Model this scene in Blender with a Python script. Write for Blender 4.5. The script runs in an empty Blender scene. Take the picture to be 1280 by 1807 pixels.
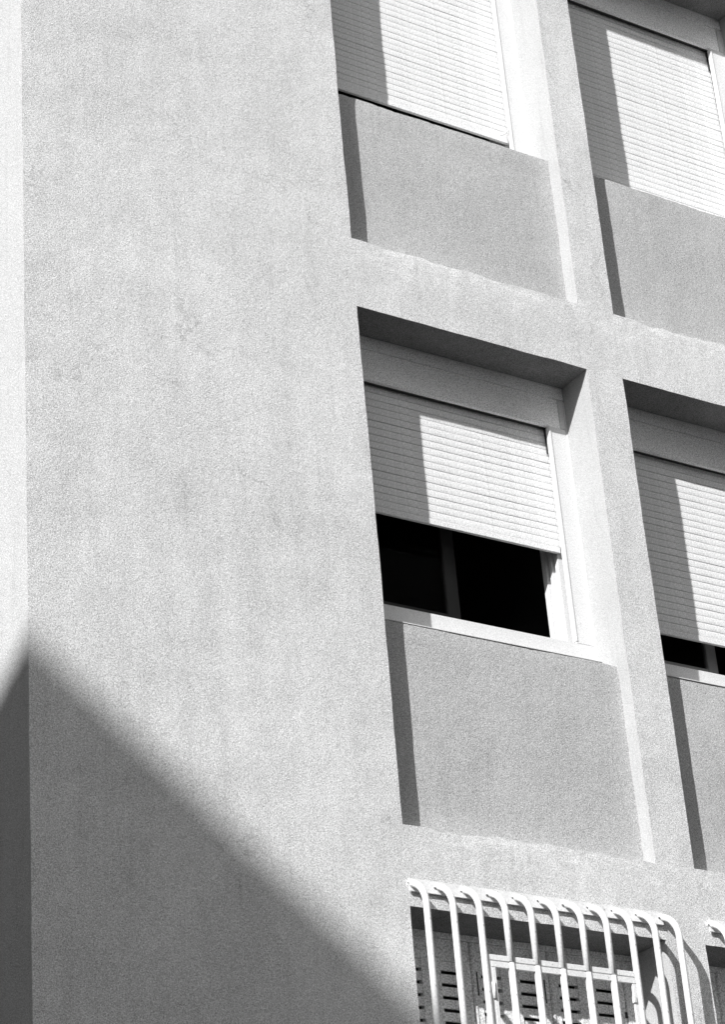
import bpy, bmesh, math, random
from mathutils import Vector, Matrix, noise

random.seed(4)
SC = bpy.context.scene
COL = SC.collection

# ------------------------------------------------------------------ camera
CAM_POS = Vector((-3.73928, -8.00102, -3.62986))
F_ = Vector((0.49392348, 0.73253825, 0.46843069))
R_ = Vector((0.84839605, -0.52400466, -0.07512161))
U_ = Vector((-0.19043041, -0.43451908, 0.88030076))
cd = bpy.data.cameras.new('camera')
cam = bpy.data.objects.new('camera', cd)
COL.objects.link(cam)
m = Matrix((R_, U_, -F_)).transposed().to_4x4()
m.translation = CAM_POS
cam.matrix_world = m
cd.sensor_fit = 'VERTICAL'
cd.sensor_height = 36.0
cd.lens = 4278.7 / 1807.0 * 36.0
cd.clip_start = 0.1
cd.clip_end = 2000
SC.camera = cam

# ------------------------------------------------------------------ light
SUN = Vector((-0.75789724, -0.4115415, 0.50618708)).normalized()   # towards the sun
world = bpy.data.worlds.new('World')
SC.world = world
world.use_nodes = True
wn = world.node_tree
bg = wn.nodes['Background']
sky = wn.nodes.new('ShaderNodeTexSky')
sky.sky_type = 'NISHITA'
sky.sun_disc = False
sky.sun_elevation = math.asin(SUN.z)
sky.sun_rotation = math.atan2(SUN.x, SUN.y)
sky.air_density = 1.0
sky.dust_density = 0.6
bw = wn.nodes.new('ShaderNodeRGBToBW')          # black and white film
wn.links.new(sky.outputs[0], bw.inputs[0])
wn.links.new(bw.outputs[0], bg.inputs[0])
bg.inputs[1].default_value = 0.130
sl = bpy.data.lights.new('sun', 'SUN')
sl.energy = 3.35
sl.angle = math.radians(0.53)
sl.color = (1, 1, 1)
so = bpy.data.objects.new('sun', sl)
COL.objects.link(so)
so.rotation_euler = SUN.to_track_quat('Z', 'Y').to_euler()
SC.view_settings.view_transform = 'Standard'
SC.view_settings.look = 'None'
SC.view_settings.gamma = 1
SC.view_settings.use_curve_mapping = False
SC.view_settings.exposure = 0.98

# ------------------------------------------------------------------ materials
def new_mat(name, rough=0.9):
    mt = bpy.data.materials.new(name)
    mt.use_nodes = True
    nt = mt.node_tree
    b = nt.nodes['Principled BSDF']
    b.inputs['Roughness'].default_value = rough
    b.inputs['Specular IOR Level'].default_value = 0.25
    return mt, nt, b

def N(nt, typ, **kw):
    n = nt.nodes.new(typ)
    for k, v in kw.items():
        setattr(n, k, v)
    return n

def math_n(nt, op, a, b=None, c=None, clamp=False):
    n = N(nt, 'ShaderNodeMath', operation=op, use_clamp=clamp)
    for i, v in enumerate((a, b, c)):
        if v is None:
            continue
        if isinstance(v, (int, float)):
            n.inputs[i].default_value = v
        else:
            nt.links.new(v, n.inputs[i])
    return n.outputs[0]

def noise_n(nt, vec, scale, detail=3, rough=0.55, dist=0.0):
    n = N(nt, 'ShaderNodeTexNoise')
    n.inputs['Scale'].default_value = scale
    n.inputs['Detail'].default_value = detail
    n.inputs['Roughness'].default_value = rough
    n.inputs['Distortion'].default_value = dist
    nt.links.new(vec, n.inputs['Vector'])
    return n.outputs['Fac']

def skew(nt, vec):
    mp = N(nt, 'ShaderNodeMapping')
    mp.inputs['Rotation'].default_value = (0.61, 0.43, 0.97)
    mp.inputs['Location'].default_value = (3.17, 1.93, 7.41)
    nt.links.new(vec, mp.inputs['Vector'])
    return mp.outputs[0]

def stretch(nt, vec, s):
    mp = N(nt, 'ShaderNodeMapping')
    mp.inputs['Scale'].default_value = s
    nt.links.new(vec, mp.inputs['Vector'])
    return mp.outputs[0]

def ramp01(nt, v, lo, hi):
    n = N(nt, 'ShaderNodeMapRange')
    n.inputs['From Min'].default_value = lo
    n.inputs['From Max'].default_value = hi
    nt.links.new(v, n.inputs['Value'])
    return n.outputs[0]

def stucco(name, base, mottle=0.16, grain=0.3, bump=1.0, ledges=False, rough=0.95):
    mt, nt, b = new_mat(name, rough)
    b.inputs['Specular IOR Level'].default_value = 0.1
    v = N(nt, 'ShaderNodeTexCoord').outputs['Object']
    vs = skew(nt, v)
    big = noise_n(nt, v, 1.3, 4, 0.6, 0.4)
    mid = noise_n(nt, v, 6.0, 5, 0.65, 0.3)
    roll = noise_n(nt, stretch(nt, v, (9.0, 9.0, 1.2)), 1.0, 4, 0.6)        # roller strokes
    lift = noise_n(nt, stretch(nt, v, (0.6, 0.6, 3.4)), 1.0, 3, 0.6)        # plaster lifts
    fine = noise_n(nt, vs, 210.0, 1, 0.6)
    t = math_n(nt, 'MULTIPLY', math_n(nt, 'SUBTRACT', big, 0.5), mottle * 1.3)
    for s, w in ((mid, mottle * 0.8), (roll, mottle * 0.9), (lift, mottle * 0.9), (fine, grain)):
        t = math_n(nt, 'ADD', t, math_n(nt, 'MULTIPLY', math_n(nt, 'SUBTRACT', s, 0.5), w))
    val = math_n(nt, 'MULTIPLY', math_n(nt, 'ADD', t, 1.0), base)
    if ledges:
        sep = N(nt, 'ShaderNodeSeparateXYZ')
        nt.links.new(v, sep.inputs[0])
        z = sep.outputs['Z']
        # pale salts and repairs just under the niche ledges (every 3 m), right of the pier
        zz = math_n(nt, 'MODULO', math_n(nt, 'ADD', z, 30.0), 3.0)
        wob = math_n(nt, 'MULTIPLY', noise_n(nt, v, 7.0, 4, 0.7), 0.28)
        band = ramp01(nt, math_n(nt, 'ADD', zz, wob), 2.93, 3.05)
        keep = math_n(nt, 'MULTIPLY', band, ramp01(nt, sep.outputs['X'], 1.7, 1.8))
        pat = ramp01(nt, noise_n(nt, stretch(nt, v, (1, 1, 2.2)), 11.0, 5, 0.75), 0.46, 0.62)
        f = math_n(nt, 'MULTIPLY', keep, pat)
        val = math_n(nt, 'MULTIPLY', val, math_n(nt, 'ADD', 1.0, math_n(nt, 'MULTIPLY', f, 0.13)))
        # small dark pits and hairline scars
        pit = ramp01(nt, noise_n(nt, v, 23.0, 3, 0.8), 0.715, 0.76)
        val = math_n(nt, 'MULTIPLY', val, math_n(nt, 'SUBTRACT', 1.0, math_n(nt, 'MULTIPLY', pit, 0.35)))
    else:
        chip = ramp01(nt, noise_n(nt, vs, 26.0, 3, 0.8), 0.735, 0.77)
        val = math_n(nt, 'ADD', val, math_n(nt, 'MULTIPLY', chip, 0.14))
    warp = N(nt, 'ShaderNodeVectorMath', operation='ADD')
    nz_ = N(nt, 'ShaderNodeTexNoise'); nz_.inputs['Scale'].default_value = 5.0; nz_.inputs['Detail'].default_value = 5
    nt.links.new(v, nz_.inputs['Vector'])
    sc_ = N(nt, 'ShaderNodeVectorMath', operation='SCALE'); sc_.inputs[3].default_value = 0.35
    nt.links.new(nz_.outputs['Color'], sc_.inputs[0])
    nt.links.new(v, warp.inputs[0]); nt.links.new(sc_.outputs[0], warp.inputs[1])
    vo = N(nt, 'ShaderNodeTexVoronoi', feature='DISTANCE_TO_EDGE'); vo.inputs['Scale'].default_value = 0.9
    nt.links.new(warp.outputs[0], vo.inputs['Vector'])
    line = ramp01(nt, vo.outputs['Distance'], 0.0045, 0.0005)
    where = ramp01(nt, noise_n(nt, v, 1.7, 3, 0.6), 0.50, 0.55)
    crack = math_n(nt, 'MULTIPLY', line, where)
    runs = ramp01(nt, noise_n(nt, stretch(nt, v, (26, 26, 1.6)), 1.0, 3, 0.6), 0.55, 0.75)
    val = math_n(nt, 'MULTIPLY', val, math_n(nt, 'SUBTRACT', 1.0, math_n(nt, 'ADD', math_n(nt, 'MULTIPLY', crack, 0.22 if ledges else 0.10), math_n(nt, 'MULTIPLY', runs, 0.10))))
    cmb = N(nt, 'ShaderNodeCombineColor')
    for i in range(3):
        nt.links.new(val, cmb.inputs[i])
    nt.links.new(cmb.outputs[0], b.inputs['Base Color'])
    h = math_n(nt, 'ADD', math_n(nt, 'MULTIPLY', noise_n(nt, vs, 150.0, 2, 0.7), 0.0019 * bump),
               math_n(nt, 'MULTIPLY', noise_n(nt, vs, 30.0, 3, 0.6), 0.0009 * bump))
    h = math_n(nt, 'ADD', h, math_n(nt, 'MULTIPLY', noise_n(nt, v, 3.5, 3, 0.5), 0.006 * bump))
    bp = N(nt, 'ShaderNodeBump')
    bp.inputs['Distance'].default_value = 1.0
    bp.inputs['Strength'].default_value = 1.0
    nt.links.new(h, bp.inputs['Height'])
    nt.links.new(bp.outputs[0], b.inputs['Normal'])
    return mt

def plain(name, base, rough=0.5, grain=0.12, scale=120.0, mottle=0.08, bump=0.0004, streak=None, worn=0.0):
    mt, nt, b = new_mat(name, rough)
    v = N(nt, 'ShaderNodeTexCoord').outputs['Object']
    vs = skew(nt, v)
    oi = N(nt, 'ShaderNodeObjectInfo').outputs['Random']
    t = math_n(nt, 'MULTIPLY', math_n(nt, 'SUBTRACT', noise_n(nt, vs, scale, 2, 0.7), 0.5), grain)
    t = math_n(nt, 'ADD', t, math_n(nt, 'MULTIPLY', math_n(nt, 'SUBTRACT', noise_n(nt, v, 5.0, 4, 0.6), 0.5), mottle))
    t = math_n(nt, 'ADD', t, math_n(nt, 'MULTIPLY', math_n(nt, 'SUBTRACT', oi, 0.5), 0.04))
    if streak:
        t = math_n(nt, 'ADD', t, math_n(nt, 'MULTIPLY', math_n(nt, 'SUBTRACT', noise_n(nt, stretch(nt, v, streak), 1.0, 4, 0.7), 0.5), 0.45))
    val = math_n(nt, 'MULTIPLY', math_n(nt, 'ADD', t, 1.0), base)
    if worn:
        spots = ramp01(nt, noise_n(nt, vs, 38.0, 4, 0.75), 0.62, 0.68)
        val = math_n(nt, 'MULTIPLY', val, math_n(nt, 'SUBTRACT', 1.0, math_n(nt, 'MULTIPLY', spots, worn)))
    cmb = N(nt, 'ShaderNodeCombineColor')
    for i in range(3):
        nt.links.new(val, cmb.inputs[i])
    nt.links.new(cmb.outputs[0], b.inputs['Base Color'])
    if bump:
        bp = N(nt, 'ShaderNodeBump')
        bp.inputs['Distance'].default_value = 1.0
        nt.links.new(math_n(nt, 'MULTIPLY', noise_n(nt, vs, scale * 0.7, 2, 0.6), bump), bp.inputs['Height'])
        nt.links.new(bp.outputs[0], b.inputs['Normal'])
    return mt

M = {}
M['wall'] = stucco('pale_stucco', 0.60, mottle=0.26, grain=2.1, ledges=True)
M['panel'] = stucco('grey_stucco', 0.445, mottle=0.17, grain=2.3)
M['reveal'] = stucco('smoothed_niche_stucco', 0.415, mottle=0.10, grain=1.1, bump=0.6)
M['soffit'] = stucco('soffit_shade_tone', 0.21, mottle=0.5, grain=2.6)  # undersides darker than the niche paint: their shade is put into the colour
M['side'] = stucco('side_wall_stucco', 0.50, mottle=0.05, grain=1.7)
M['shutter'] = plain('shutter_plastic', 0.77, 0.5, grain=1.7, scale=200, mottle=0.12, worn=0.10, bump=0.0006)
M['frame'] = plain('white_window_paint', 0.67, 0.4, grain=1.0, scale=200, mottle=0.14, worn=0.12)
M['lintel'] = plain('lintel_box_paint', 0.86, 0.55, grain=2.4, scale=200, mottle=0.16)
M['wood'] = plain('weathered_wood_paint', 0.76, 0.75, grain=2.4, mottle=0.2, bump=0.0010, streak=(60, 60, 4))
M['steel'] = plain('white_painted_steel', 0.76, 0.4, grain=0.7, mottle=0.22, worn=0.5)
M['rust'] = plain('rusty_weld', 0.16, 0.8, grain=1.0)
M['dark'] = plain('dark_metal', 0.03, 0.5)
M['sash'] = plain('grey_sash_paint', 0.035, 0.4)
M['sash_light'] = plain('pale_sash_paint', 0.35, 0.4, grain=0.5)
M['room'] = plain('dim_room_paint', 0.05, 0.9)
M['ground'] = stucco('asphalt', 0.045, mottle=0.4, grain=0.4)
M['far'] = stucco('far_render', 0.16, mottle=0.2, grain=0.2)
mt, nt, b = new_mat('window_glass', 0.02)
b.inputs['Base Color'].default_value = (0.02, 0.02, 0.02, 1)
b.inputs['Transmission Weight'].default_value = 0.0
b.inputs['Specular IOR Level'].default_value = 0.5
nt.nodes.remove(b)
tr = N(nt, 'ShaderNodeBsdfTransparent'); tr.inputs[0].default_value = (0.75, 0.75, 0.75, 1)
gl = N(nt, 'ShaderNodeBsdfGlossy'); gl.inputs['Roughness'].default_value = 0.02
fr = N(nt, 'ShaderNodeFresnel'); fr.inputs[0].default_value = 1.18; mx = N(nt, 'ShaderNodeMixShader')
nt.links.new(fr.outputs[0], mx.inputs[0]); nt.links.new(tr.outputs[0], mx.inputs[1]); nt.links.new(gl.outputs[0], mx.inputs[2])
nt.links.new(mx.outputs[0], nt.nodes['Material Output'].inputs[0])
M['glass'] = mt

# ------------------------------------------------------------------ helpers
def link(name, me, mat, parent=None, loc=(0, 0, 0)):
    o = bpy.data.objects.new(name, me)
    COL.objects.link(o)
    if mat is not None and not me.materials:
        me.materials.append(mat)
    o.location = loc
    o.parent = parent
    return o

def empty(name, loc, label=None, cat=None, group=None):
    o = bpy.data.objects.new(name, None)
    COL.objects.link(o)
    o.location = loc
    o.empty_display_size = 0.2
    if label: o['label'] = label
    if cat: o['category'] = cat
    if group: o['group'] = group
    return o

def add_box(bm, p0, p1):
    x0, y0, z0 = p0; x1, y1, z1 = p1
    v = [bm.verts.new(c) for c in ((x0, y0, z0), (x1, y0, z0), (x1, y1, z0), (x0, y1, z0),
                                   (x0, y0, z1), (x1, y0, z1), (x1, y1, z1), (x0, y1, z1))]
    for f in ((0, 3, 2, 1), (4, 5, 6, 7), (0, 1, 5, 4), (1, 2, 6, 5), (2, 3, 7, 6), (3, 0, 4, 7)):
        bm.faces.new([v[i] for i in f])

def finish(bm, name, bevel=0.0):
    if bevel:
        bmesh.ops.bevel(bm, geom=list(bm.edges), offset=bevel, segments=2, affect='EDGES', clamp_overlap=True)
    me = bpy.data.meshes.new(name)
    bm.to_mesh(me); bm.free()
    return me

def box(name, p0, p1, mat, parent=None, bevel=0.002, loc=(0, 0, 0)):
    bm = bmesh.new()
    add_box(bm, p0, p1)
    return link(name, finish(bm, name, bevel), mat, parent, loc)

def boxes(name, lst, mat, parent=None, bevel=0.0015):
    bm = bmesh.new()
    for p0, p1 in lst:
        add_box(bm, p0, p1)
    return link(name, finish(bm, name, bevel), mat, parent)

def tube_mesh(name, pts, r, seg=10):
    bm = bmesh.new()
    rings = []
    pts = [Vector(p) for p in pts]
    for i, p in enumerate(pts):
        a = pts[max(0, i - 1)]; b_ = pts[min(len(pts) - 1, i + 1)]
        t = (b_ - a).normalized()
        s = Vector((1, 0, 0)) if abs(t.x) < 0.9 else Vector((0, 0, 1))
        n1 = (s - t * s.dot(t)).normalized(); n2 = t.cross(n1)
        rings.append([bm.verts.new(p + (n1 * math.cos(2 * math.pi * k / seg) + n2 * math.sin(2 * math.pi * k / seg)) * r) for k in range(seg)])
    for A, B in zip(rings, rings[1:]):
        for k in range(seg):
            f = bm.faces.new((A[k], A[(k + 1) % seg], B[(k + 1) % seg], B[k])); f.smooth = True
    bm.faces.new(rings[0][::-1]); bm.faces.new(rings[-1])
    bmesh.ops.recalc_face_normals(bm, faces=bm.faces)
    return finish(bm, name)

# ------------------------------------------------------------------ measurements (metres)
XA, XB, XC = 1.7245, 3.0845, 3.3080      # bay edges
XD = XC + (XB - XA)
PITCH = 3.0
D = 0.222                                # face of the window frames
DP = 0.082                               # face of the infill panels
DS = 0.270                               # face of the roller shutters
GROUND = -5.3
ROOF = 8.4
W, DEPTH = 11.0, 9.5
ZT1, ZP1, ZBOX1, ZSH1 = 2.6107, 1.0103, 2.3728, 1.6749
ZT2, ZP2 = 5.5445 + 0.03, 3.9522
ZBOX2 = ZT2 - (ZT1 - ZBOX1)
ZT0 = -0.3617
REV = 0.30

openings = []
for x0, x1 in ((XA, XB), (XC, XD)):
    openings += [(x0, x1, 0.0, ZT1), (x0, x1, PITCH, ZT2), (x0, x1, -PITCH + 0.02, ZT0)]

# ------------------------------------------------------------------ ground
bm = bmesh.new()
for k in range(1):
    vs = [bm.verts.new(p) for p in ((-300, -300, GROUND), (300, -300, GROUND), (300, 300, GROUND), (-300, 300, GROUND))]
    bm.faces.new(vs)
g = link('ground', finish(bm, 'ground'), M['ground']); g['kind'] = 'structure'
bm = bmesh.new()
add_box(bm, (-2.2, -2.4, GROUND - 0.1), (W + 2.0, DEPTH + 2, GROUND + 0.13))
pv = link('pavement', finish(bm, 'pavement', 0.01), M['far']); pv['kind'] = 'structure'

# ------------------------------------------------------------------ building
bld = empty('apartment_building', (0, 0, GROUND + 0.13),
            'pale stucco apartment block with recessed window bays, roller shutters and grey infill panels', 'building')
BZ = -(GROUND + 0.13)
root_off = (0, 0, BZ)     # parts are modelled in world coordinates, so shift them back

def part(o):
    o.parent = bld
    o.location = root_off
    return o

def lines(lo, hi, fixed, flo, fhi, step):
    """grid lines from lo to hi through every fixed value, dense between flo and fhi"""
    s = sorted(set([lo, hi, flo, fhi] + [f for f in fixed if lo < f < hi]))
    out = []
    for a, b_ in zip(s, s[1:]):
        st = step if (a >= flo - 1e-6 and b_ <= fhi + 1e-6) else 1.2
        n = max(1, round((b_ - a) / st))
        out += [a + (b_ - a) * i / n for i in range(n)]
    return out + [hi]

xs = lines(0, W, [o[0] for o in openings] + [o[1] for o in openings], 0, 4.9, 0.04)
zs = lines(GROUND, ROOF, [o[2] for o in openings] + [o[3] for o in openings], -1.4, 6.4, 0.04)
ys = lines(0, DEPTH, [], 0, 0.9, 0.04)
rs = [REV * i / 8 for i in range(9)]
bm = bmesh.new()
cache = {}
def wob(p):
    """hand-trowelled unevenness, continuous over the whole shell"""
    x, y, z = p
    v = Vector(p)
    a = noise.noise(v * 1.1) * 0.004 + noise.noise(v * 4.0 + Vector((9, 2, 5))) * 0.0022 + noise.noise(v * 11.0) * 0.0012
    bx = noise.noise(v * 5.0 + Vector((3, 7, 1))) * 0.0028 + noise.noise(v * 16.0 + Vector((3, 7, 1))) * 0.0014
    bz = noise.noise(v * 5.0 + Vector((8, 1, 4))) * 0.0026 + noise.noise(v * 14.0 + Vector((8, 1, 4))) * 0.0014
    for (x0, x1, z0, z1) in openings:                # crumbly niche ledges
        if abs(z - z0) < 1e-4 and x0 - 1e-4 < x < x1 + 1e-4 and y < 0.01:
            k = min(1, (x - x0) / 0.25)
            bz += k * (noise.noise(Vector((x * 5.5, 3.3, z0))) * 0.018 + noise.noise(Vector((x * 23, 1.3, z0))) * 0.012)
            a += k * abs(noise.noise(Vector((x * 8, 5, z0)))) * 0.012
    if z <= GROUND + 1e-3: return (x, y, z)
    if x > 4.95 or y > 0.95: bx = bz = 0; a = 0
    return (x + bx, y + a, z + bz)
def V(x, y, z):
    k = (round(x, 4), round(y, 4), round(z, 4))
    if k not in cache:
        cache[k] = bm.verts.new(wob((x, y, z)))
    return cache[k]
def solid(xm, zm):
    return not any(x0 < xm < x1 and z0 < zm < z1 for x0, x1, z0, z1 in openings)
for x0, x1 in zip(xs, xs[1:]):
    for z0, z1 in zip(zs, zs[1:]):
        if solid((x0 + x1) / 2, (z0 + z1) / 2):
            bm.faces.new((V(x0, 0, z0), V(x1, 0, z0), V(x1, 0, z1), V(x0, 0, z1)))
for (a0, a1, b0, b1) in openings:
    ox = [x for x in xs if a0 - 1e-6 <= x <= a1 + 1e-6]
    oz = [z for z in zs if b0 - 1e-6 <= z <= b1 + 1e-6]
    for y0, y1 in zip(rs, rs[1:]):
        for z0, z1 in zip(oz, oz[1:]):
            bm.faces.new((V(a0, y0, z1), V(a0, y1, z1), V(a0, y1, z0), V(a0, y0, z0))).material_index = 2
            bm.faces.new((V(a1, y0, z0), V(a1, y1, z0), V(a1, y1, z1), V(a1, y0, z1))).material_index = 2
        for x0, x1 in zip(ox, ox[1:]):
            bm.faces.new((V(x0, y0, b0), V(x1, y0, b0), V(x1, y1, b0), V(x0, y1, b0)))
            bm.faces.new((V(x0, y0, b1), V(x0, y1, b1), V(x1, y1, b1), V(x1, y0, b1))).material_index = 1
for y0, y1 in zip(ys, ys[1:]):
    for z0, z1 in zip(zs, zs[1:]):
        bm.faces.new((V(0, y0, z1), V(0, y1, z1), V(0, y1, z0), V(0, y0, z0))).material_index = 3
        bm.faces.new((V(W, y0, z0), V(W, y1, z0), V(W, y1, z1), V(W, y0, z1)))
for x0, x1 in zip(xs, xs[1:]):
    for z0, z1 in zip(zs, zs[1:]):
        bm.faces.new((V(x0, DEPTH, z0), V(x0, DEPTH, z1), V(x1, DEPTH, z1), V(x1, DEPTH, z0)))
for f in bm.faces: f.smooth = True
# break the arrises slightly, as trowelled render does
sharp = [e for e in bm.edges if len(e.link_faces) == 2 and e.calc_face_angle() > 1.0 and all(v.co.y < 0.2 for v in e.verts)]
bmesh.ops.bevel(bm, geom=sharp, offset=0.005, segments=2, affect='EDGES', clamp_overlap=True)
for e in bm.edges:
    if len(e.link_faces) == 2 and e.calc_face_angle() > 0.9: e.smooth = False
wall = part(link('wall', finish(bm, 'wall'), M['wall']))
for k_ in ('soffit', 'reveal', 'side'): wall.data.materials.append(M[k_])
part(box('roof', (-0.08, -0.08, ROOF), (W + 0.08, DEPTH + 0.08, ROOF + 0.25), M['far'], None, 0.01))

# infill panels under the windows
def infill(x0, x1, z0, z1, seed):
    nx, nz = 110, 24
    bm = bmesh.new()
    rows = []
    for j in range(nz + 1):
        r = []
        for i in range(nx + 1):
            x = x0 - 0.012 + (x1 - x0 + 0.024) * i / nx
            z = z0 - 0.03 + (z1 - z0 + 0.03) * j / nz
            q = Vector((x, seed, z))
            dy = noise.noise(q * 1.8) * 0.004 + noise.noise(q * 7) * 0.0015
            dz = 0
            if j == nz:
                dz = -max(0, noise.noise(Vector((x * 4, seed, 1))) + 0.15) * 0.007 - max(0, noise.noise(Vector((x * 30, seed, 2)))) * 0.006
                dy += 0.003
            r.append(bm.verts.new((x, DP + dy, z + dz)))
        rows.append(r)
    for A, B in zip(rows, rows[1:]):
        for i in range(nx):
            bm.faces.new((A[i], A[i + 1], B[i + 1], B[i]))
    top = [bm.verts.new((v.co.x, D + 0.08, z1)) for v in rows[-1]]
    for i in range(nx):
        bm.faces.new((rows[-1][i], rows[-1][i + 1], top[i + 1], top[i]))
    for f in bm.faces: f.smooth = True
    for i in range(nx):
        e = bm.edges.get((rows[-1][i], rows[-1][i + 1]))
        if e: e.smooth = False
    return part(link('infill_panel', finish(bm, 'infill_panel'), M['panel']))

infill(XA, XB, 0.0, ZP1, 1.0)
infill(XC, XD, 0.0, ZP1, 4.0)
infill(XA, XB, PITCH, ZP2, 7.0)
infill(XC, XD, PITCH, ZP2, 11.0)
infill(XA, XB, -PITCH, -PITCH + 0.6, 13.0)
infill(XC, XD, -PITCH, -PITCH + 0.6, 15.0)

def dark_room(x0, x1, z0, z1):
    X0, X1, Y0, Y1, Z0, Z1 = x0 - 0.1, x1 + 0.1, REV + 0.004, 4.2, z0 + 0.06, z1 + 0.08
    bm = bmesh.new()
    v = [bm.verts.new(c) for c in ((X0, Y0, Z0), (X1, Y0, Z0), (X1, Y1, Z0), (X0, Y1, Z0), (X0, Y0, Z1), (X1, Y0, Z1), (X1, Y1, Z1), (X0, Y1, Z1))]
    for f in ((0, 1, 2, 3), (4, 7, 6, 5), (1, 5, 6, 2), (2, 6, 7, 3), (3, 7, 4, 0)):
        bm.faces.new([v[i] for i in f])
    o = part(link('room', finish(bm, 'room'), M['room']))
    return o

# roller shutter windows --------------------------------------------------
SLAT_H = 0.0392
def slat_mesh(length, seed):
    prof = [(0.0036, 0.0), (0.0007, 0.0015), (-0.0002, 0.009), (-0.0005, 0.0185), (-0.0002, 0.029), (0.0007, 0.0366), (0.0034, 0.0380), (0.0080, 0.0376), (0.0080, 0.001)]
    bm = bmesh.new()
    n = 7
    rings = []
    for i in range(n + 1):
        x = length * i / n
        jz = noise.noise(Vector((x * 5, seed, 0))) * 0.0007
        jy = noise.noise(Vector((x * 3, seed, 5))) * 0.0012
        rings.append([bm.verts.new((x, y + jy, z + jz)) for y, z in prof])
    k = len(prof)
    for A, B in zip(rings, rings[1:]):
        for i in range(k):
            bm.faces.new((A[i], B[i], B[(i + 1) % k], A[(i + 1) % k]))
    bm.faces.new(rings[0]); bm.faces.new(rings[-1][::-1])
    bmesh.ops.recalc_face_normals(bm, faces=bm.faces)
    return finish(bm, 'slat')
GW = 0.110
slat_meshes = [slat_mesh(XB - XA - 2 * GW + 0.03, s) for s in range(7)]

def shutter_window(x0, x1, zp, zt, zbox, zbot, rail_top, label):
    """frame, box, guides, shutter and sashes of one window"""
    w = empty('window', (0, 0, 0)); part(w); w['label'] = label
    def sub(o):
        o.parent = w; return o
    # shutter box: upper trim strip and the cover below it
    sub(boxes('shutter_box', [((x0 - 0.006, D + 0.003, zbox), (x1 - 0.038, D + 0.024, zt - 0.069)), ((x0 - 0.006, D + 0.003, zt - 0.0675), (x1 + 0.006, D + 0.12, zt - 0.0665)),
                               ((x0 - 0.006, D - 0.002, zt - 0.066), (x1 + 0.006, D + 0.13, zt - 0.005))], M['lintel']))
    sub(boxes('slot_shade', [((x0 - 0.006, D + 0.0245, zbox + 0.001), (x1 - GW + 0.004, D + 0.0445, zbox + 0.008)),  # dark strips added to draw the shade under the box and beside the guide
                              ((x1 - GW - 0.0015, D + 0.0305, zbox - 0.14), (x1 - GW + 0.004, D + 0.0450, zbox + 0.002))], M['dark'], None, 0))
    sub(boxes('edge_strip', [((x0 + 0.001, D - 0.006, zt - 0.0045), (x1 - 0.001, D + 0.004, zt + 0.002))], M['frame'], None, 0.001))
    # side guides: the outer stile stands up beside the box
    for s, (xa, xb) in enumerate((((x0 - 0.006), x0 + GW), (x1 - GW, x1 + 0.006))):
        g_ = [((xa, D, rail_top), (xb, D + 0.03, zbox - 0.001))]
        if s: g_.append(((x1 - 0.036, D, zbox + 0.001), (x1 + 0.006, D + 0.03, zt - 0.070)))
        sub(boxes('guide_rail', g_, M['frame']))
    # inner lip: the bright edge beads of the guide
    sub(boxes('guide_bead', [((x1 - GW - 0.004, D - 0.004, rail_top + 0.01), (x1 - GW + 0.005, D + 0.026, zbox - 0.004)),
                              ((x1 - 0.006, D - 0.005, zp + 0.03), (x1 + 0.004, D + 0.02, zt - 0.08))], M['frame'], None, 0.001))
    # window board between panel and frame, with bottom rail
    sl_ = [((x0 - 0.006, D, zp - 0.02), (x1 + 0.006, D + 0.07, rail_top))]
    if zp < 2: sl_.append(((x0 - 0.006, DP - 0.001, zp + 0.0005), (x1 - 0.085, D - 0.001, zp + 0.0065)))
    sub(boxes('sill', sl_, M['frame']))
    # fixed window frame jamb with sash tracks, stepping inwards
    for sg, xe in ((1, x1), (-1, x0)):
        tr_ = []
        for ya, yb, inset in ((0.286, 0.312, 0.112), (0.314, 0.330, 0.100), (0.331, 0.352, 0.118), (0.354, 0.368, 0.104), (0.369, 0.402, 0.124)):
            xa, xb = sorted((xe - sg * inset, xe + sg * 0.02))
            tr_.append(((xa, ya, rail_top - 0.02), (xb, yb, zt - 0.01)))
        sub(boxes('window_jamb', tr_, M['frame'], None, 0.001))
    # two sliding sashes
    for k, (sa, sb, ys_) in enumerate(((x0 + 0.09, x0 + 0.700, 0.408), (x0 + 0.12, x0 + 0.742, 0.440))):
        t_ = 0.052
        zl, zh = rail_top - 0.01, zt - 0.05
        sub(boxes('sash', [((sa, ys_, zl), (sa + t_, ys_ + 0.028, zh)), ((sb - t_, ys_ , zl), (sb, ys_ + 0.028, zh)),
                           ((sa + t_, ys_ + 0.002, zl), (sb - t_, ys_ + 0.026, zl + 0.135)), ((sa + t_, ys_ + 0.002, zh - 0.05), (sb - t_, ys_ + 0.026, zh))],
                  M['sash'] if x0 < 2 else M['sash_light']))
        sub(box('pane', (sa + t_ - 0.004, ys_ + 0.011, zl + 0.125), (sb - t_ + 0.004, ys_ + 0.016, zh - 0.04), M['glass'], None, 0))
    # curtain of slats
    sh = empty('roller_shutter', (0, 0, 0)); part(sh)
    sh['label'] = 'white roller shutter ' + ('lowered all the way' if zbot > 4 else 'pulled part of the way down')
    lx = x0 + GW - 0.015
    box('bottom_bar', (lx, DS - 0.004, zbot), (x1 - GW + 0.008, DS + 0.012, zbot + 0.034), M['shutter'], sh, 0.002)
    z = zbot + 0.037
    i = 0
    while z < zbox + 0.03:
        link('slat', slat_meshes[random.randrange(7)], M['shutter'], sh,
             (lx, DS + 0.0015 + random.uniform(-0.0008, 0.0008), z + random.uniform(-0.0006, 0.0006)))
        z += SLAT_H
        i += 1
    dark_room(x0, x1, zp, zt)

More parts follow.
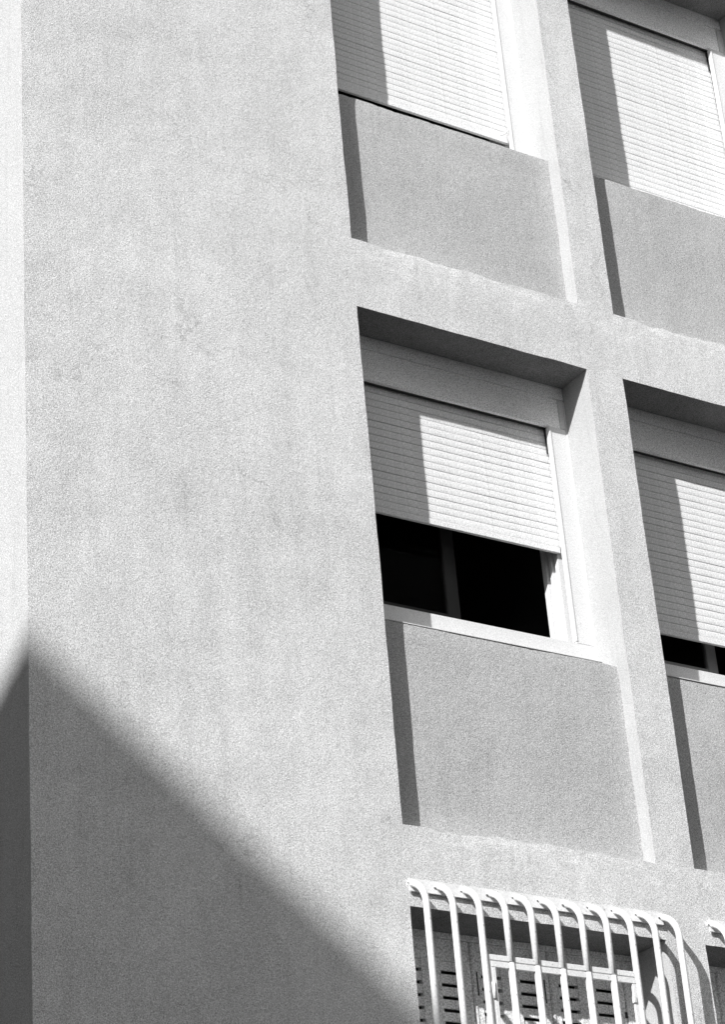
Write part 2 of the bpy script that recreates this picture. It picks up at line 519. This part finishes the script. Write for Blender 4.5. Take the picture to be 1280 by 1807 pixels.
shutter_window(XA, XB, ZP1, ZT1, ZBOX1, ZSH1, 1.170, 'window with its roller shutter half raised over a dark room')
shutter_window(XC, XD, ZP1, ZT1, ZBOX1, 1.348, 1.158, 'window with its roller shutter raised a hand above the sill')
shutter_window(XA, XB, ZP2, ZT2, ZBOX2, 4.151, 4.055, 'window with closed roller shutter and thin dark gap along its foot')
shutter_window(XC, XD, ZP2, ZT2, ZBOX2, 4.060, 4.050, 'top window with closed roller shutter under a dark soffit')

# wooden louvred shutters behind the grilles ------------------------------
def louvre_mesh(w):
    bm = bmesh.new()
    # a sloping board, its foot proud, leaving a thin slit below
    prof = [(0.000, 0.013), (0.003, 0.0535), (0.014, 0.0535), (0.010, 0.013)]
    A = [bm.verts.new((0, y, z)) for y, z in prof]; B = [bm.verts.new((w, y, z)) for y, z in prof]
    for i in range(4):
        bm.faces.new((A[i], B[i], B[(i + 1) % 4], A[(i + 1) % 4]))
    bm.faces.new(A[::-1]); bm.faces.new(B)
    bmesh.ops.recalc_face_normals(bm, faces=bm.faces)
    return finish(bm, 'louvre')
LW, SLW = 0.207, 0.108
louvre = louvre_mesh(SLW)
DW = 0.256
def leaf_mesh(z0, z1, scar):
    bm = bmesh.new()
    st = (LW - 0.004 - SLW) / 2
    add_box(bm, (0, 0, z0), (st, 0.03, z1))
    add_box(bm, (st + SLW, 0, z0), (2 * st + SLW, 0.03, z1))
    add_box(bm, (st, 0.001, z1 - 0.095), (st + SLW, 0.029, z1))
    add_box(bm, (st, 0.001, z0), (st + SLW, 0.029, z0 + 0.1))
    # moulded bead beside the meeting edge
    add_box(bm, (0.004, -0.004, z0 + 0.002), (0.013, 0.0, z1 - 0.002))
    return finish(bm, 'shutter_leaf', 0.0012)
def louvred_shutters(x0, x1, dz=0.0):
    ztop = -0.388
    fr = boxes('shutter_frame', [((x0 - 0.006, 0.245, ztop + 0.002), (x1 + 0.006, 0.29, ZT0 + 0.01)),
                                 ((x0 - 0.006, 0.248, -2.4), (x0 + 0.049, 0.29, ztop)), ((x1 - 0.068, 0.248, -2.4), (x1 + 0.006, 0.29, ztop)),
                                 ((x0 - 0.006, 0.10, -2.46), (x1 + 0.006, 0.29, -2.402))], M['wood'])
    part(fr)
    lm = leaf_mesh(-2.40, ztop, False)
    for k in range(6):
        lx = x0 + 0.052 + LW * k
        lf = link('shutter_leaf', lm, M['wood'], None, (0, 0, 0)); lf.parent = bld
        lf.location = (lx, DW + (0.0015 if k % 2 else 0.0), BZ)
        st = (LW - 0.004 - SLW) / 2
        z = ztop - 0.095 - 0.0555
        while z > -2.30:
            link('louvre', louvre, M['wood'], lf, (st, 0.004, z - 0.0))
            z -= 0.0555
        if k in (2, 3, 5):
            if k == 5:
                box('latch', (LW - 0.014, -0.005, ztop - 0.262), (LW - 0.002, 0.0, ztop - 0.235), M['dark'], lf, 0.001)
            else:
                box('hinge_strap', (0.022 if k == 2 else LW - 0.032, -0.003, ztop - 0.235), (0.028 if k == 2 else LW - 0.026, 0.0, ztop - 0.130), M['dark'], lf, 0.001)
    part(box('room', (x0 - 0.05, 0.33, -2.5), (x1 + 0.05, 0.36, ZT0 + 0.1), M['room'], None, 0))
louvred_shutters(XA, XB)
louvred_shutters(XC, XD)

# ------------------------------------------------------------------ window grilles
ZR = -0.262
PR = 0.112
RAD = 0.0147
def bar_pts(z_end):
    pts = [(0, 0.02, ZR), (0, -0.008, ZR)]
    t0 = math.radians(22)
    for k in range(0, 9):
        t = t0 + (math.pi / 2 - t0) * k / 8
        f = (math.sin(t) - math.sin(t0)) / (1 - math.sin(t0))
        pts.append((0, -0.016 - (PR - 0.016) * f, ZR - 0.004 - 0.128 * (math.cos(t0) - math.cos(t))))
    pts.append((0, -PR, z_end))
    return pts
ZG = -0.5985
low = -2.25
full = tube_mesh('bar', bar_pts(low), RAD)
upper = tube_mesh('bar', bar_pts(ZG + 0.0025), RAD)
lower = tube_mesh('bar', [(0, -PR, ZG - 0.0025), (0, -PR, low)], RAD)
def grille(x0, label, gate=True):
    g_ = empty('window_grille', (x0, 0, low), label, 'window grille', 'white steel grilles over the lower windows')
    def add(o):
        o.parent = g_; o.location = (o.location.x - x0, 0, -low); return o
    add(box('top_rail', (x0 - 0.004, -0.015, -0.300), (x0 + 1.345, -0.008, -0.243), M['steel'], None, 0.001))
    add(box('bottom_rail', (x0 - 0.012, -PR - 0.006, low - 0.03), (x0 + 1.352, -PR + 0.006, low), M['steel'], None, 0.001))
    wb = bmesh.new()
    for i in range(11):
        for dx in (-0.017, 0.017):
            bmesh.ops.create_icosphere(wb, subdivisions=1, radius=random.uniform(0.004, 0.0065), matrix=Matrix.Translation((x0 + 0.008 + i * 0.1332 + dx, -0.016, ZR - 0.006 + random.uniform(-0.006, 0.004))))
    add(link('weld', finish(wb, 'weld'), M['rust']))
    gt = None
    if gate:
        add(boxes('fixed_rail', [((x0 + 0.286, -PR - 0.004, ZG + 0.0025), (x0 + 1.055, -PR + 0.004, ZG + 0.026)),
                                 ((x0 + 0.286, -PR - 0.004, low), (x0 + 0.3005, -PR + 0.004, ZG + 0.0025))], M['steel'], None, 0.0008))
        gt = add(boxes('gate_frame', [((x0 + 0.303, -PR - 0.006, ZG - 0.028), (x0 + 1.062, -PR + 0.006, ZG - 0.0025)),
                                      ((x0 + 0.303, -PR - 0.006, low + 0.02), (x0 + 0.321, -PR + 0.006, ZG - 0.030)),
                                      ((x0 + 1.038, -PR - 0.006, low + 0.02), (x0 + 1.062, -PR + 0.006, ZG - 0.030)),
                                      ((x0 + 0.303, -PR - 0.006, low + 0.002), (x0 + 1.062, -PR + 0.006, low + 0.019))], M['steel'], None, 0.0008))
        add(link('hinge', tube_mesh('hinge', [(x0 + 0.3015, -PR - 0.006, ZG - 0.165), (x0 + 0.3015, -PR - 0.006, ZG - 0.095)], 0.008), M['steel']))
        box('lock_tab', (x0 + 1.030, -PR - 0.012, ZG - 0.115), (x0 + 1.044, -PR + 0.002, ZG - 0.085), M['steel'], gt, 0.001)
    for i in range(11):
        bx_ = x0 + 0.008 + i * 0.1332
        if gate and 3 <= i <= 7:
            add(link('bar', upper, M['steel'], None, (bx_, 0, 0)))
            link('gate_bar', lower, M['steel'], gt, (bx_, 0, 0))
        else:
            add(link('bar', full, M['steel'], None, (bx_, 0, 0)))
    return g_
grille(XA, 'white steel window grille of curved bars with hinged gate, at bottom centre')
grille(XC + 0.030, 'white steel window grille cut off by right edge, only its first bars in view')

# ------------------------------------------------------------------ block across the street (casts the diagonal shadow)
T = SUN * 24.0 + Vector((0, 0, 0.585))
e1 = Vector((-0.268, -0.963, 0)); e2 = Vector((-0.721, 0.693, 0)).normalized()
opp = empty('neighbouring_building', (T.x, T.y, GROUND), 'grey rendered block across the street, its roof corner shading the lower facade', 'building')
A = Vector((0, 0, 0)); Bq = e1 * 30; Cq = e1 * 30 + e2 * 16; Dq = e2 * 16
H = T.z - GROUND
bm = bmesh.new()
lo = [bm.verts.new(p) for p in (A, Bq, Cq, Dq)]
hi = [bm.verts.new(p + Vector((0, 0, H))) for p in (A, Bq, Cq, Dq)]
bm.faces.new(lo); bm.faces.new(hi[::-1])
for i in range(4):
    bm.faces.new((lo[i], hi[i], hi[(i + 1) % 4], lo[(i + 1) % 4]))
bmesh.ops.recalc_face_normals(bm, faces=bm.faces)
link('wall', finish(bm, 'wall'), M['far'], opp)
for e, L in ((e1, 30), (e2, 16)):
    outward = Vector((-e.y, e.x, 0)) if e is e1 else Vector((e.y, -e.x, 0))
    if outward.dot(-(e1 + e2)) < 0: outward = -outward
    me = None
    for fl in range(5):
        for k in range(int(L // 3) - 1):
            c = e * (2.0 + 3 * k) + Vector((0, 0, 1.2 + 3.3 * fl))
            bm = bmesh.new()
            add_box(bm, (0, -0.05, 0), (1.3, 0.05, 1.6))
            if me is None: me = finish(bm, 'window', 0.01)
            else: bm.free()
            o = link('window', me, M['dark'], opp, c)
            o.rotation_euler = (0, 0, math.atan2(e.y, e.x))

# two unseen blocks added to cut skylight on the side wall and darken glass reflections
def block(x0, x1, y0, y1, top, label):
    b_ = empty('apartment_building', ((x0 + x1) / 2, (y0 + y1) / 2, GROUND), label, 'building')
    hx, hy, h = (x1 - x0) / 2, (y1 - y0) / 2, top - GROUND
    box('wall', (-hx, -hy, 0), (hx, hy, h), M['far'], b_, 0.02)
    box('roof', (-hx - 0.2, -hy - 0.2, h + 0.002), (hx + 0.2, hy + 0.2, h + 0.3), M['far'], b_, 0.01)
    wx = box('window', (-0.65, -0.06, 0), (0.65, 0.06, 1.6), M['dark'], b_, 0.01); first = True
    for fl in range(int(h // 3.2)):
        for n, rz, dist, L in ((0, 0, hy, hx), (1, math.pi, hy, hx), (2, math.pi / 2, hx, hy), (3, -math.pi / 2, hx, hy)):
            k = -L + 1.8
            while k < L - 1.5:
                o = wx if first else wx.copy()
                if not first: COL.objects.link(o); o.parent = b_
                first = False
                p = Matrix.Rotation(rz, 3, 'Z') @ Vector((k, -dist, 1.1 + 3.2 * fl))
                o.location = p; o.rotation_euler = (0, 0, rz)
                k += 3.4
block(-18, -4.8, -1.4, 24, 14.0, 'unseen block added to cut skylight on the side wall, outside the left edge')
block(-1, 30, -27, -15, 13.0, 'unseen long block added to darken glass reflections and skylight, behind the viewer')

# loose end of the shutter strap at the foot of the upper shutter
st_ = tube_mesh('strap', [(XB - 0.175, DS - 0.03, 4.165), (XB - 0.150, DS - 0.034, 4.178), (XB - 0.118, DS - 0.038, 4.215)], 0.0042, 6)
part(link('strap', st_, M['steel']))
